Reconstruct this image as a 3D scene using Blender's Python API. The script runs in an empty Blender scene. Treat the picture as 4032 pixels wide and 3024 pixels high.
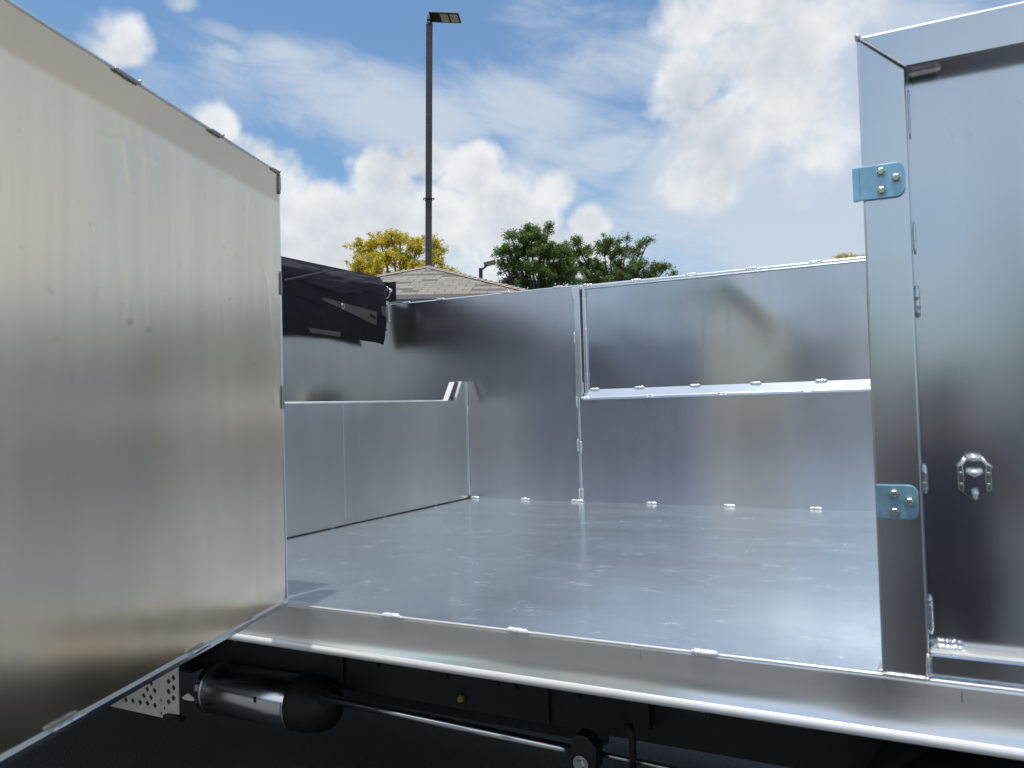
import bpy, bmesh, math, random
from mathutils import Vector, Matrix, noise
R = math.radians
random.seed(7)
scene = bpy.context.scene
COL = scene.collection

# ------------------------------------------------------------------ camera
EYE = 1.62
FPX = 3165.93                       # focal length in pixels of the 4032 wide photograph

def cam_matrix(loc, yaw, pitch, roll):
    F = Vector((-math.sin(yaw)*math.cos(pitch), math.cos(yaw)*math.cos(pitch), math.sin(pitch)))
    Rt = Vector((math.cos(yaw), math.sin(yaw), 0)); U = Rt.cross(F)
    R2 = Rt*math.cos(roll) - U*math.sin(roll); U2 = Rt*math.sin(roll) + U*math.cos(roll)
    m = Matrix((R2, U2, -F)).transposed().to_4x4(); m.translation = Vector(loc)
    return m
CW = cam_matrix((0, -1.6407, EYE), .4849, .035, 0)
cam = bpy.data.cameras.new('camera'); cam.sensor_width = 36; cam.lens = FPX/4032*36
cam.clip_start = .02; cam.clip_end = 3000
cam.dof.use_dof = True; cam.dof.focus_distance = 4.4; cam.dof.aperture_fstop = 8
camo = bpy.data.objects.new('camera', cam); COL.objects.link(camo); camo.matrix_world = CW
scene.camera = camo
# the truck stands on a slight slope: its own frame is turned a little against the world
TRUCK = CW @ cam_matrix((0, -1.6407, .514), .4849, .028, .0284).inverted()

# ------------------------------------------------------------------ sun and sky
SUN_DIR = (TRUCK.to_3x3() @ Vector((-.02, -.148, 1))).normalized()
SUN_EL = math.asin(SUN_DIR.z); SUN_AZ = math.atan2(SUN_DIR.x, SUN_DIR.y)
sl = bpy.data.lights.new('sun', 'SUN'); sl.energy = 4.0; sl.angle = R(.53); sl.color = (1, .95, .87)
so = bpy.data.objects.new('sun', sl); COL.objects.link(so)
so.rotation_euler = (-SUN_DIR).to_track_quat('-Z', 'Y').to_euler()
scene.view_settings.view_transform = 'Standard'; scene.view_settings.look = 'None'
scene.view_settings.gamma = 1; scene.view_settings.exposure = 0
scene.cycles.max_bounces = 10; scene.cycles.glossy_bounces = 8; scene.cycles.diffuse_bounces = 4
scene.cycles.use_denoising = True; scene.cycles.blur_glossy = .5; scene.cycles.sample_clamp_indirect = 4
scene.cycles.transparent_max_bounces = 12

CUM = [(-48.22, 18.27, 1.95, 1.63, 1), (-45.74, 15.79, 4.05, 2.41, 1), (-41.49, 13.77, 5.27, 2.5, 1), (-36.59, 16.21, 2.69, 2.16, 1), (-33.54, 17.49, 2.54, 1.33, 1), (-30.81, 17.05, 2.56, 1.84, 1), (-34.43, 13.73, 7.27, 3.4, 1), (-28.99, 13.29, 4.74, 4.11, 1), (-39.74, 10.96, 9.3, 3.59, 1.2), (-24.79, 15.69, 1.82, 1.86, 0.9), (-26.07, 12.94, 2.18, 2.25, 1), (-22.08, 13.06, 2.07, 1.55, 1), (-23.89, 10.99, 4.68, 2.1, 1), (-14.34, 26.01, 3.26, 2.73, 1.1), (-11.06, 27.67, 5.4, 3.28, 1.2), (-15.43, 22.01, 3.28, 2.91, 1.1), (-12.87, 18.15, 4.83, 4.1, 1.2), (-14.44, 15.64, 3.41, 1.98, 1), (-9.31, 20.04, 3.23, 4.96, 1.1), (-7.64, 23.18, 2.55, 3.74, 1), (-12.64, 23.46, 3.37, 2.67, 1.1), (-10.28, 22.75, 4.23, 3.68, 1.1), (-7.88, 17.06, 3.17, 4.04, 0.8), (-6.16, 25.15, 3.86, 2.78, 0.8), (-54.39, 23.18, 0.96, 0.98, 0.12), (-54.75, 22.26, 1.48, 0.85, 0.35), (-54.04, 23.81, 0.74, 0.56, 0.15)]
CIR = [(-42.44, 23.35, 4.55, 1.65, 0.9), (-38.94, 21.94, 6.84, 2.01, 0.9), (-35.36, 20.06, 9.48, 2.71, 1.1), (-28.08, 20.87, 8.38, 2.71, 1.1), (-22.6, 18.67, 7.66, 2.77, 1.1), (-20.76, 24.04, 7.44, 2.72, 0.75), (-22.57, 26.55, 5.41, 1.33, 0.35), (-4.64, 21.28, 8.64, 8.38, 1.9), (-7.13, 12.96, 11.62, 7.13, 1.8), (-15.48, 15.2, 5.94, 4.91, 1.5), (-17.26, 11.87, 10.11, 4.42, 1.0), (-47.98, 24.2, 1.47, 0.51, 0.5), (-47.79, 22.75, 1.31, 0.59, 0.5), (-25.34, 16.38, 6.33, 2.51, 1.0), (-45.67, 9.82, 15.78, 5.81, 1.2), (-1.11, 6.83, 11.56, 6.33, 1.3), (-50.64, 20.87, 4.83, 2.35, 0.2), (-54.61, 22.86, 2.24, 1.81, 0.9), (-50.39, 25.49, 1.11, 0.56, 0.8)] + [(28, 14, 36, 24, 1.3)]  # last veil lies out of view, added to brighten the door's reflection

class NT:
    """small helper to write node maths as expressions"""
    def __init__(s, tree): s.t = tree; s.n = tree.nodes; s.l = tree.links
    def add(s, kind, **kw):
        n = s.n.new(kind)
        for k, v in kw.items(): setattr(n, k, v)
        return n
    def put(s, sock, v):
        if hasattr(v, 'is_output'): s.l.new(v, sock)
        elif v is not None: sock.default_value = v
    def m(s, op, a, b=None, c=None, clamp=False):
        n = s.add('ShaderNodeMath', operation=op, use_clamp=clamp)
        s.put(n.inputs[0], a)
        if b is not None: s.put(n.inputs[1], b)
        if c is not None: s.put(n.inputs[2], c)
        return n.outputs[0]
    def v(s, op, a, b=None):
        n = s.add('ShaderNodeVectorMath', operation=op); s.put(n.inputs[0], a)
        if b is not None: s.put(n.inputs[1], b)
        return n.outputs['Value'] if op in ('LENGTH', 'DOT_PRODUCT') else n.outputs[0]
    def noise(s, vec, scale, detail=4, rough=.5, dist=0, out=0):
        n = s.add('ShaderNodeTexNoise'); s.put(n.inputs['Vector'], vec)
        n.inputs['Scale'].default_value = scale; n.inputs['Detail'].default_value = detail
        n.inputs['Roughness'].default_value = rough; n.inputs['Distortion'].default_value = dist
        return n.outputs[out]
    def mapr(s, v, a, b, c=0, d=1, smooth=False):
        n = s.add('ShaderNodeMapRange'); n.clamp = True
        if smooth: n.interpolation_type = 'SMOOTHSTEP'
        s.put(n.inputs[0], v)
        for i, x in enumerate((a, b, c, d)): s.put(n.inputs[i+1], x)
        return n.outputs[0]
    def mix(s, f, a, b, mode='MIX'):
        n = s.add('ShaderNodeMix', data_type='RGBA', blend_type=mode); s.put(n.inputs[0], f)
        s.put(n.inputs[6], a); s.put(n.inputs[7], b); return n.outputs[2]
    def comb(s, x, y, z):
        n = s.add('ShaderNodeCombineXYZ'); s.put(n.inputs[0], x); s.put(n.inputs[1], y); s.put(n.inputs[2], z); return n.outputs[0]
    def sep(s, v):
        n = s.add('ShaderNodeSeparateXYZ'); s.put(n.inputs[0], v); return n.outputs

def build_world():
    w = bpy.data.worlds.new('World'); scene.world = w; w.use_nodes = True
    t = NT(w.node_tree); t.n.clear()
    sky = t.add('ShaderNodeTexSky', sky_type='NISHITA'); sky.sun_disc = False
    sky.sun_elevation = SUN_EL; sky.sun_rotation = SUN_AZ
    sky.air_density = 1.1; sky.dust_density = 1.2; sky.ozone_density = 1.6
    co = t.add('ShaderNodeTexCoord').outputs['Generated']
    d = t.v('NORMALIZE', co)
    x, y, z = t.sep(d)
    az = t.m('MULTIPLY', t.m('ARCTAN2', x, y), 57.29578)
    el = t.m('MULTIPLY', t.m('ARCSINE', z), 57.29578)
    # warp of the outline
    wn = t.sep(t.noise(d, 9, 3, .5, out=1))
    waz = t.m('MULTIPLY_ADD', t.m('SUBTRACT', wn[0], .5), 3.6, az)
    wel = t.m('MULTIPLY_ADD', t.m('SUBTRACT', wn[1], .5), 3.0, el)
    P = t.comb(waz, wel, 0)
    def blobs(P, L):
        acc = None
        for a0, e0, ra, re, amp in L:
            q = t.v('MULTIPLY', t.v('SUBTRACT', P, (a0, e0, 0)), (1/ra, 1/re, 0))
            b = t.m('MULTIPLY_ADD', t.v('DOT_PRODUCT', q, q), -amp, amp)
            acc = b if acc is None else t.m('MAXIMUM', acc, b)
        return acc
    outside = t.m('MAXIMUM', t.mapr(el, 31, 40), t.m('MAXIMUM', t.mapr(az, 10, 22), t.mapr(az, -66, -78)))
    far_n = t.m('SUBTRACT', t.m('MULTIPLY', t.noise(t.v('MULTIPLY', d, (1, 1, 1.8)), 2.6, 2, .5), 3.2), 1.45)
    far_n = t.m('SUBTRACT', far_n, t.m('MULTIPLY', t.m('SUBTRACT', 1, outside), 6))
    cb = t.m('MAXIMUM', t.m('MAXIMUM', blobs(P, CUM), -1.2), far_n)
    n1 = t.noise(d, 13, 8, .53)
    up = t.v('ADD', d, (-.004, -.004, .022))
    n2 = t.noise(up, 13, 8, .53)
    n3 = t.noise(d, 40, 5, .5)
    n4 = t.noise(up, 40, 5, .5)
    dens = t.m('MULTIPLY_ADD', t.m('SUBTRACT', n3, .5), .9, t.m('MULTIPLY_ADD', t.m('SUBTRACT', n1, .5), 2.6, cb))
    a_cum = t.mapr(dens, -.3, t.mapr(az, -22, -14,   .65, 1.0), 0, .95, True)
    low = t.noise(t.v('ADD', d, (0,0,.1)), 6.5, 4, .5)
    rim = t.mapr(dens, .0, 1.3, .45, -.08)
    sh = t.m('ADD', t.m('ADD', t.m('MULTIPLY_ADD', t.m('SUBTRACT', n1, n2), 2.4, t.m('MULTIPLY', t.m('SUBTRACT', n3, n4), .45)), t.m('MULTIPLY_ADD', t.m('SUBTRACT', low, .5), 2.6, .50)), rim)
    sh = t.m('MAXIMUM', t.m('MINIMUM', sh, 1), 0)
    ccol = t.mix(sh, (.59, .63, .68, 1), (.87, .89, .905, 1))
    # thin streaked cloud
    sd = t.comb(t.m('MULTIPLY', az, .06), t.m('MULTIPLY_ADD', az, .03, t.m('MULTIPLY', el, .15)), z)
    s1 = t.noise(sd, 1.9, 9, .6, .45)
    cc = t.m('MAXIMUM', t.m('MAXIMUM', blobs(P, CIR), -.6), t.m('SUBTRACT', outside, .9))
    dc = t.m('MULTIPLY_ADD', t.m('SUBTRACT', s1, .5), 2.7, t.m('MULTIPLY', cc, .85))
    a_cir = t.mapr(dc, -.35, 1.2, 0, .84, True)
    skyc = t.v('MULTIPLY', sky.outputs[0], (SKYK*.92, SKYK*1.12, SKYK*1.22))
    c = t.mix(a_cir, skyc, (.62, .69, .78, 1))
    c = t.mix(a_cum, c, ccol)
    # ground half of the dome stays plain
    bg = t.add('ShaderNodeBackground'); t.put(bg.inputs[0], c); bg.inputs[1].default_value = 1
    out = t.add('ShaderNodeOutputWorld'); t.l.new(bg.outputs[0], out.inputs[0])
SKYK = .12
build_world()

# ------------------------------------------------------------------ helpers
def tag(o, label=None, cat=None, group=None, kind=None):
    if label: o['label'] = label
    if cat: o['category'] = cat
    if group: o['group'] = group
    if kind: o['kind'] = kind
    return o
def empty(name, loc=(0, 0, 0)):
    o = bpy.data.objects.new(name, None); COL.objects.link(o); o.location = loc; o.empty_display_size = .1
    return o
class MB:
    def __init__(s): s.v = []; s.f = []; s.sm = []
    def quad(s, *p, smooth=False):
        n = len(s.v); s.v += [tuple(q) for q in p]; s.f.append(tuple(range(n, n+len(p)))); s.sm.append(smooth)
    def box(s, a, b):
        x0, y0, z0 = a; x1, y1, z1 = b; n = len(s.v)
        s.v += [(x0,y0,z0),(x1,y0,z0),(x1,y1,z0),(x0,y1,z0),(x0,y0,z1),(x1,y0,z1),(x1,y1,z1),(x0,y1,z1)]
        for f in ((0,3,2,1),(4,5,6,7),(0,1,5,4),(1,2,6,5),(2,3,7,6),(3,0,4,7)):
            s.f.append(tuple(n+i for i in f)); s.sm.append(False)
    def tube(s, pts, radii, n=16, cap=True, smooth=True):
        pts = [Vector(p) for p in pts]
        if not hasattr(radii, '__len__'): radii = [radii]*len(pts)
        rings = []; prev = None
        for i, p in enumerate(pts):
            t = (pts[min(i+1, len(pts)-1)] - pts[max(i-1, 0)])
            t = t.normalized() if t.length > 1e-9 else Vector((0,0,1))
            if prev is None:
                a = Vector((0,0,1)) if abs(t.z) < .9 else Vector((1,0,0)); u = t.cross(a).normalized()
            else: u = (prev - t*prev.dot(t)).normalized()
            prev = u; w = t.cross(u); b = len(s.v)
            for k in range(n):
                an = 2*math.pi*k/n; s.v.append(tuple(p + (u*math.cos(an)+w*math.sin(an))*radii[i]))
            rings.append(b)
        for a, b in zip(rings, rings[1:]):
            for k in range(n):
                s.f.append((a+k, a+(k+1)%n, b+(k+1)%n, b+k)); s.sm.append(smooth)
        if cap:
            s.f.append(tuple(rings[0]+k for k in reversed(range(n)))); s.sm.append(False)
            s.f.append(tuple(rings[-1]+k for k in range(n))); s.sm.append(False)
    def extrude(s, poly, axis, a, b, smooth_edges=()):
        """poly: list of 2d points in the two other axes (ordered), extruded from a to b along axis"""
        def P(p, c): return {'x': (c, p[0], p[1]), 'y': (p[0], c, p[1]), 'z': (p[0], p[1], c)}[axis]
        n = len(s.v); k = len(poly)
        s.v += [P(p, a) for p in poly] + [P(p, b) for p in poly]
        for i in range(k):
            j = (i+1) % k; s.f.append((n+i, n+j, n+k+j, n+k+i)); s.sm.append(i in smooth_edges)
        s.f.append(tuple(n+i for i in reversed(range(k)))); s.sm.append(False)
        s.f.append(tuple(n+k+i for i in range(k))); s.sm.append(False)
    def grid(s, fn, nu, nv, smooth=True):
        n = len(s.v)
        for j in range(nv+1):
            for i in range(nu+1): s.v.append(tuple(fn(i/nu, j/nv)))
        for j in range(nv):
            for i in range(nu):
                a = n + j*(nu+1) + i; s.f.append((a, a+1, a+nu+2, a+nu+1)); s.sm.append(smooth)
    def build(s, name, mat, parent=None, fix=True, bevel=0, label=None):
        me = bpy.data.meshes.new(name); me.from_pydata(s.v, [], s.f)
        me.polygons.foreach_set('use_smooth', s.sm)
        if fix:
            bm = bmesh.new(); bm.from_mesh(me); bmesh.ops.recalc_face_normals(bm, faces=bm.faces); bm.to_mesh(me); bm.free()
        me.materials.append(mat); me.update()
        o = bpy.data.objects.new(name, me); COL.objects.link(o)
        if parent is not None: o.parent = parent
        if bevel:
            b = o.modifiers.new('bevel', 'BEVEL'); b.width = bevel; b.segments = 2; b.limit_method = 'ANGLE'; b.angle_limit = R(40)
        if label: o['label'] = label
        return o
def box(name, a, b, mat, parent=None, bevel=0, label=None):
    m = MB(); m.box(a, b); return m.build(name, mat, parent, bevel=bevel, label=label)

# ------------------------------------------------------------------ materials
def mat(name):
    m = bpy.data.materials.new(name); m.use_nodes = True
    t = NT(m.node_tree); b = t.n['Principled BSDF']
    return m, t, b
def plain(name, col, rough=.6, metal=0, bump=0, scale=40, var=.15, coat=0):
    m, t, b = mat(name)
    co = t.add('ShaderNodeTexCoord').outputs['Object']
    n = t.noise(co, scale, 5, .6)
    c = t.mix(t.mapr(n, .3, .7), tuple(v*(1-var) for v in col)+(1,), tuple(min(1, v*(1+var)) for v in col)+(1,))
    t.put(b.inputs['Base Color'], c); b.inputs['Metallic'].default_value = metal
    t.put(b.inputs['Roughness'], t.mapr(n, .3, .7, max(.02, rough-.07), min(1, rough+.07)))
    if coat: b.inputs['Coat Weight'].default_value = coat
    if bump:
        bp = t.add('ShaderNodeBump'); bp.inputs['Strength'].default_value = 1; bp.inputs['Distance'].default_value = bump
        t.put(bp.inputs['Height'], n); t.l.new(bp.outputs[0], b.inputs['Normal'])
    return m
def alu(name, col=(.62,.63,.64), rough=.2, wave=.002, wscale=1.6, streak=(1, 1, 1), smudge=.03, grain=.00003, metal=1.0, gscale=(30,30,30), scratch=0, aniso=.0, tan=(0,0,1), specks=0, stain=0, reflect_band=None):
    """mill finish aluminium: gentle waviness of the sheet, rolling grain, smudged gloss"""
    m, t, b = mat(name)
    co = t.add('ShaderNodeTexCoord').outputs['Object']
    big = t.noise(co, wscale, 2, .4)
    fine = t.noise(t.v('MULTIPLY', co, gscale), 12, 3, .6)
    sm = t.noise(t.v('MULTIPLY', co, streak), 2.5, 4, .55)
    t.put(b.inputs['Base Color'], t.mix(t.mapr(sm, .25, .75), tuple(v*.95 for v in col)+(1,), tuple(min(1, v*1.05) for v in col)+(1,)))
    if stain:
        st_ = t.noise(t.v('MULTIPLY', co, (11, 11, .9)), 1, 4, .6, .3); sp_ = t.noise(co, 30, 3, .6)
        cc_ = t.m('ADD', t.mapr(st_, .3, .7, 1-stain, 1+stain*.4), t.mapr(sp_, .66, .74, 0, -stain*1.6))
        t.put(b.inputs['Base Color'], t.mix(1, b.inputs['Base Color'].links[0].from_socket, t.comb(cc_, cc_, cc_), 'MULTIPLY'))
    if reflect_band:
        # darker reflection painted into the colour along the top strip
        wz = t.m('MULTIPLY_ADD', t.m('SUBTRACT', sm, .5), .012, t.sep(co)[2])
        t.put(b.inputs['Base Color'], t.mix(t.mapr(wz, 1.080, 1.098, 0, 1, True), b.inputs['Base Color'].links[0].from_socket, reflect_band+(1,)))
    b.inputs['Metallic'].default_value = metal
    rr = t.mapr(sm, .25, .75, rough-smudge, rough+smudge)
    h = t.m('MULTIPLY', big, wave)
    h = t.m('MULTIPLY_ADD', fine, grain, h)
    if aniso:
        b.inputs['Anisotropic'].default_value = aniso
        vt = t.add('ShaderNodeVectorTransform', vector_type='VECTOR', convert_from='OBJECT', convert_to='WORLD')
        vt.inputs[0].default_value = tan; t.l.new(vt.outputs[0], b.inputs['Tangent'])
    if scratch:
        # long fine drag scratches and a few short gouges
        for k, (st, sc_, th, am) in enumerate((((.35, 9, 1), 2.2, .0022, .6), ((1.4, 14, 1), 5, .004, 1.0), ((.8, 2.2, 1), 9, .004, .7))):
            v = t.add('ShaderNodeTexVoronoi', feature='DISTANCE_TO_EDGE')
            wv = t.v('ADD', t.v('MULTIPLY', co, st), t.v('MULTIPLY', t.noise(co, 2.5+k, 2, .5, out=1), (.25, .25, .25)))
            t.put(v.inputs['Vector'], wv); v.inputs['Scale'].default_value = sc_
            msk = t.m('MULTIPLY', t.mapr(v.outputs[0], 0, th*4, 1, 0), t.mapr(t.noise(co, 4+5*k, 3, .6), .53+.02*k, .62+.02*k))
            rr = t.m('MULTIPLY_ADD', msk, .16*am, rr)
            h = t.m('MULTIPLY_ADD', msk, scratch*am, h)
    if specks:
        v = t.add('ShaderNodeTexVoronoi'); t.put(v.inputs['Vector'], t.v('MULTIPLY', co, (1, 1.0, 1))); v.inputs['Scale'].default_value = 14
        sp = t.m('MULTIPLY', t.mapr(v.outputs['Distance'], .03, .07, 1, 0), t.mapr(t.sep(v.outputs['Color'])[0], .80, .82))
        h = t.m('MULTIPLY_ADD', sp, specks, h)
    t.put(b.inputs['Roughness'], rr)
    bp = t.add('ShaderNodeBump'); bp.inputs['Strength'].default_value = 1; bp.inputs['Distance'].default_value = 1
    t.put(bp.inputs['Height'], h); t.l.new(bp.outputs[0], b.inputs['Normal'])
    return m
A_WALL = alu('aluminium_wall', (.61,.62,.67), .21, .0010, 1.4, (1,1,.3), .03, 0, .96, (40,40,4), aniso=.55, stain=.05, specks=.0006)
A_WARM = alu('aluminium_partition', (.63,.61,.56), .21, .0014, 1.6, (1,1,.3), .03, 0, .97, (40,40,4), aniso=.55, stain=.06)
A_UP = alu('aluminium_upper', (.62,.64,.69), .19, .0024, 1.7, grain=0, aniso=.5, stain=.04)
A_FLOOR = alu('aluminium_floor', (.65,.735,.80), .18, .0007, 1.2, (.5,2,1), .03, .000010, .86, (3,60,30), .0005, .5, (0,1,0), specks=.0012, stain=.05)
A_DOOR = alu('aluminium_door', (.83,.71,.555), .20, .0012, 1.1, (1,1,.25), .03, 0, 1, (40,40,4), aniso=.6, stain=.09, reflect_band=(.64,.52,.38))
A_FRAME = alu('aluminium_extrusion', (.62,.67,.71), .20, .0003, 3, (1,1,1), .03, .000006, gscale=(60,60,4), stain=.03)
A_PANEL = alu('aluminium_recessed', (.57,.625,.69), .17, .0012, 2.0, (1,1,.3), .03, 0, aniso=.4, stain=.03)
A_SILL = alu('aluminium_sill', (.90,.91,.91), .22, .0003, 2, (.3,1,1), .03, .000002, .95, gscale=(3,60,60))
A_EDGE = alu('aluminium_edge', (.76,.80,.84), .24, .0001, 5, metal=.85)
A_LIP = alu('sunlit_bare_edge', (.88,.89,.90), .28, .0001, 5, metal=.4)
A_WELD = alu('weld_metal', (.82,.82,.82), .26, .0006, 90, metal=.7)
CAN = alu('bright_steel_canister', (.82,.83,.86), .17, .0002, 3, (.3,4,4), .03)
A_SOOT = alu('weld_sooty', (.36,.36,.36), .45, .0006, 50)
ZINC = plain('blue_zinc_plate', (.30,.54,.68), .33, .7, .0003, 22, .18)
BOLT = plain('zinc_bolt', (.45,.52,.48), .34, .9, .0004, 90, .2)
STEEL = plain('stainless_steel', (.55,.56,.58), .27, 1, .0002, 20, .1)
RUST = plain('browned_steel', (.022,.017,.014), .6, .3, .0008, 30, .4)
BLACK = plain('black_chassis_paint', (.012,.012,.014), .55, 0, .0005, 40, .4)
DARKGREY = plain('dark_grey_paint', (.03,.033,.038), .6, 0, .0005, 40, .3)
RUBBER = plain('tyre_rubber', (.015,.015,.015), .8, 0, .001, 40, .3)
CREAM = plain('cream_paint', (.80,.75,.67), .5, 0, .0003, 35, .12)
BRONZE = plain('bronze_pole_paint', (.055,.048,.045), .5, 0, .0006, 12, .25)
MAROON = plain('maroon_pole_paint', (.06,.015,.025), .5)
LENS = plain('lamp_lens', (.50,.47,.36), .35)
YELLOWP = plain('yellow_plastic', (.35,.28,.06), .5)
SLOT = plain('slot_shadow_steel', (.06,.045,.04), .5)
BRASS = plain('brass_grommet', (.42,.34,.2), .4, .8)
def fabric(name, col, var=.4):
    m, t, b = mat(name)
    co = t.add('ShaderNodeTexCoord').outputs['Object']
    n = t.noise(co, 9, 5, .6); f = t.noise(co, 260, 2, .5)
    t.put(b.inputs['Base Color'], t.mix(n, tuple(v*(1-var) for v in col)+(1,), tuple(v*(1+var) for v in col)+(1,)))
    b.inputs['Roughness'].default_value = .7; b.inputs['Specular IOR Level'].default_value = .25
    bp = t.add('ShaderNodeBump'); bp.inputs['Strength'].default_value = .6; bp.inputs['Distance'].default_value = .004
    t.put(bp.inputs['Height'], t.m('MULTIPLY_ADD', f, .15, n)); t.l.new(bp.outputs[0], b.inputs['Normal'])
    return m
TARP = fabric('black_mesh_tarp', (.006,.006,.008))
ROLL = fabric('rolled_tarp', (.022,.020,.027))
TARP_THIN = fabric('single_layer_mesh', (.10,.09,.075), .15)

# ------------------------------------------------------------------ ground
def asphalt():
    m, t, b = mat('asphalt')
    co = t.add('ShaderNodeTexCoord').outputs['Object']
    f = t.noise(co, 90, 4, .7); g = t.noise(co, 1.3, 5, .6)
    v = t.add('ShaderNodeTexVoronoi'); t.put(v.inputs['Vector'], co); v.inputs['Scale'].default_value = 120
    c = t.mix(t.mapr(f, .35, .7), (.052,.053,.056,1), (.105,.106,.108,1))
    c = t.mix(t.mapr(g, .35, .7), c, t.mix(.5, c, (.075,.076,.08,1)))
    t.put(b.inputs['Base Color'], c); b.inputs['Roughness'].default_value = .85
    bp = t.add('ShaderNodeBump'); bp.inputs['Distance'].default_value = .004
    t.put(bp.inputs['Height'], v.outputs[0]); t.l.new(bp.outputs[0], b.inputs['Normal'])
    return m
g = MB(); g.quad((-900,-900,0),(900,-900,0),(900,900,0),(-900,900,0))
tag(g.build('ground', asphalt()), kind='structure')

# ------------------------------------------------------------------ truck
truck = empty('dump_truck'); truck.matrix_world = TRUCK
tag(truck, 'silver aluminium landscape truck body with an open side door and bare metal floor', 'truck')
W, XP, XB, H, HN = 2.3, -2.368, -2.905, 1.149, 1.193

def bead(p, q, r=.007, parent=None, m=None, name='weld_bead', flat=1.0):
    """stitch weld: a row of overlapping ripples from p to q"""
    p, q = Vector(p), Vector(q); L = (q-p).length; mb = MB()
    n = max(4, int(L/.006)); pts = []; rad = []
    for i in range(n*2+1):
        f = i/(n*2); e = min(1, f*n*.9, (1-f)*n*.9)
        jig = Vector([random.uniform(-1, 1) for _ in range(3)])*r*.08
        pts.append(p.lerp(q, f)+jig); rad.append(r*(1.0 if i % 2 else .72)*(.45+.55*e)*random.uniform(.9, 1.08))
    mb.tube(pts, rad, 8)
    return mb.build(name, m or A_WELD, parent, fix=False)

# floor
fm = MB(); fm.grid(lambda u, v: (-2.9+5.2*u, .006+2.294*v, .0012*noise.noise(Vector((u*7, v*4, 3)))), 60, 30)
floor_ = fm.build('bed_floor', A_FLOOR, truck, fix=False)
box('floor_underside', (-2.9, .03, -.03), (2.3, 2.28, -.008), BLACK, truck)
# outer sill along the near side with its bright bottom lip
sec = [(.008,0),(.003,-.0012),(.0008,-.004),(0,-.010),(-.0006,-.030),(-.0018,-.045),(-.0034,-.058),(-.0052,-.069),(-.0074,-.0785),(-.0100,-.0865),(-.0125,-.0925),(-.0142,-.0970),(-.0155,-.104),(-.0155,-.110),(-.011,-.1135),(.03,-.1135),(.03,-.004),(.03,0)]
sm = MB(); sm.extrude(sec, 'x', -2.9, 2.3, smooth_edges=range(0, 14))
sill = sm.build('side_sill', A_SILL, truck)
lpm = MB(); lpm.extrude([(-.0118,-.0935),(-.0150,-.0960),(-.0178,-.1005),(-.0190,-.1060),(-.0180,-.1110),(-.0145,-.1145),(-.008,-.1145)], 'x', -2.9, 2.3, smooth_edges=range(0, 6)); lpm.build('bottom_lip', A_LIP, sill)
smm = MB(); smm.tube([(-2.9, .0025, -.0015), (2.3, .0025, -.0015)], .0032, 10); smm.build('seam_edge', A_LIP, sill)
for x in (-1.224, -.867, -.438, .5): bead((x-.028, -.001, .0005), (x+.028, -.001, .0005), .0085, sill, A_LIP)
for x in (-.575, .02): box('seam_line', (x-.0007, -.0009, -.034), (x+.0007, .001, -.012), A_FRAME, sill)

# far side wall
far = MB()
far.grid(lambda u, v: (-2.905+(1.22)*u, W+.001*noise.noise(Vector((u*2, v*2, 0))), H*v), 40, 40)
far.quad((-2.905, W+.035, 0), (-1.685, W+.035, 0), (-1.685, W+.035, H), (-2.905, W+.035, H))
far.quad((-2.905, W+.002, H), (-1.685, W+.002, H), (-1.685, W+.035, H), (-2.905, W+.035, H))
farw = far.build('far_side_wall', A_WALL, truck, fix=False)
def lowsheet(u, v):
    x = -1.685+3.98*u; z = .55*v
    return (x, W+.0015*noise.noise(Vector((x*1.3, z*2, 5)))+.0006*noise.noise(Vector((x*4, z*5, 1))), z)
lp = MB(); lp.grid(lowsheet, 120, 40); lp.build('lower_sheet', A_WALL, farw, fix=False)
def upsheet(u, v):
    x = -1.648+3.94*u; z = .586+.55*v
    dy = .004*noise.noise(Vector((x*1.5, z*2.1, 9))) + .0016*noise.noise(Vector((x*4.5, z*5, 2)))
    # buckled area near the middle of the visible panel
    c = -.80+.10*math.sin((z-.62)*9)
    dy -= .0042*math.tanh((x-c)/.045)*math.exp(-((z-.88)/.26)**2)*math.exp(-((x+.8)/.35)**2)
    for bx, bz in ((-1.02, .93), (-.90, .93)):
        if abs(x-bx) < .012 and abs(z-bz) < .13: dy += .0004*math.cos((x-bx)/.012*1.57)
    return (x, W+.024+dy*.7, z)
up = MB(); up.grid(upsheet, 330, 60); up.build('upper_sheet', A_UP, farw, fix=False)
lg = MB(); lg.extrude([(W-.001,.538),(W-.004,.548),(W,.554),(W+.0215,.592),(W+.0215,.53)], 'x', -1.650, 2.3); lg.build('ledge', A_EDGE, farw)
rb = MB()
rb.box((-1.687, W-.004, .0), (-1.672, W+.04, .55)); rb.box((-1.690, W-.006, .55), (-1.655, W+.07, H+.002))
rb.build('rib_post', A_EDGE, farw, bevel=.003)
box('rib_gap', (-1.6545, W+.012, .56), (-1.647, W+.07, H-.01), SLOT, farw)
box('rib_flange', (-1.6465, W+.010, .585), (-1.628, W+.0225, H-.012), A_EDGE, farw, bevel=.003)
tr = MB(); tr.extrude([(W+.010,H-.022),(W+.003,H-.016),(W+.003,H-.006),(W+.010,H),(W+.06,H),(W+.06,H-.022)], 'x', -1.655, 2.3); tr.build('top_rail', A_EDGE, farw, bevel=.002)
tr = MB(); tr.extrude([(W-.004,H-.004),(W-.002,H+.002),(W+.04,H+.002),(W+.04,H-.004)], 'x', -2.905, -1.691); tr.build('top_edge', A_EDGE, farw)
for x in (-2.334, -2.012, -1.70, -1.295, -.905, -.511, -.1, .3): bead((x-.028 if x != -1.70 else x-.04, W-.004, .005), (x+.028 if x != -1.70 else x+.035, W-.004, .005), .0085, farw)
for x in (-2.772, -2.53, -2.10, -1.78): bead((x-.03, W-.003, H+.002), (x+.03, W-.003, H+.002), .006, farw)
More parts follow.
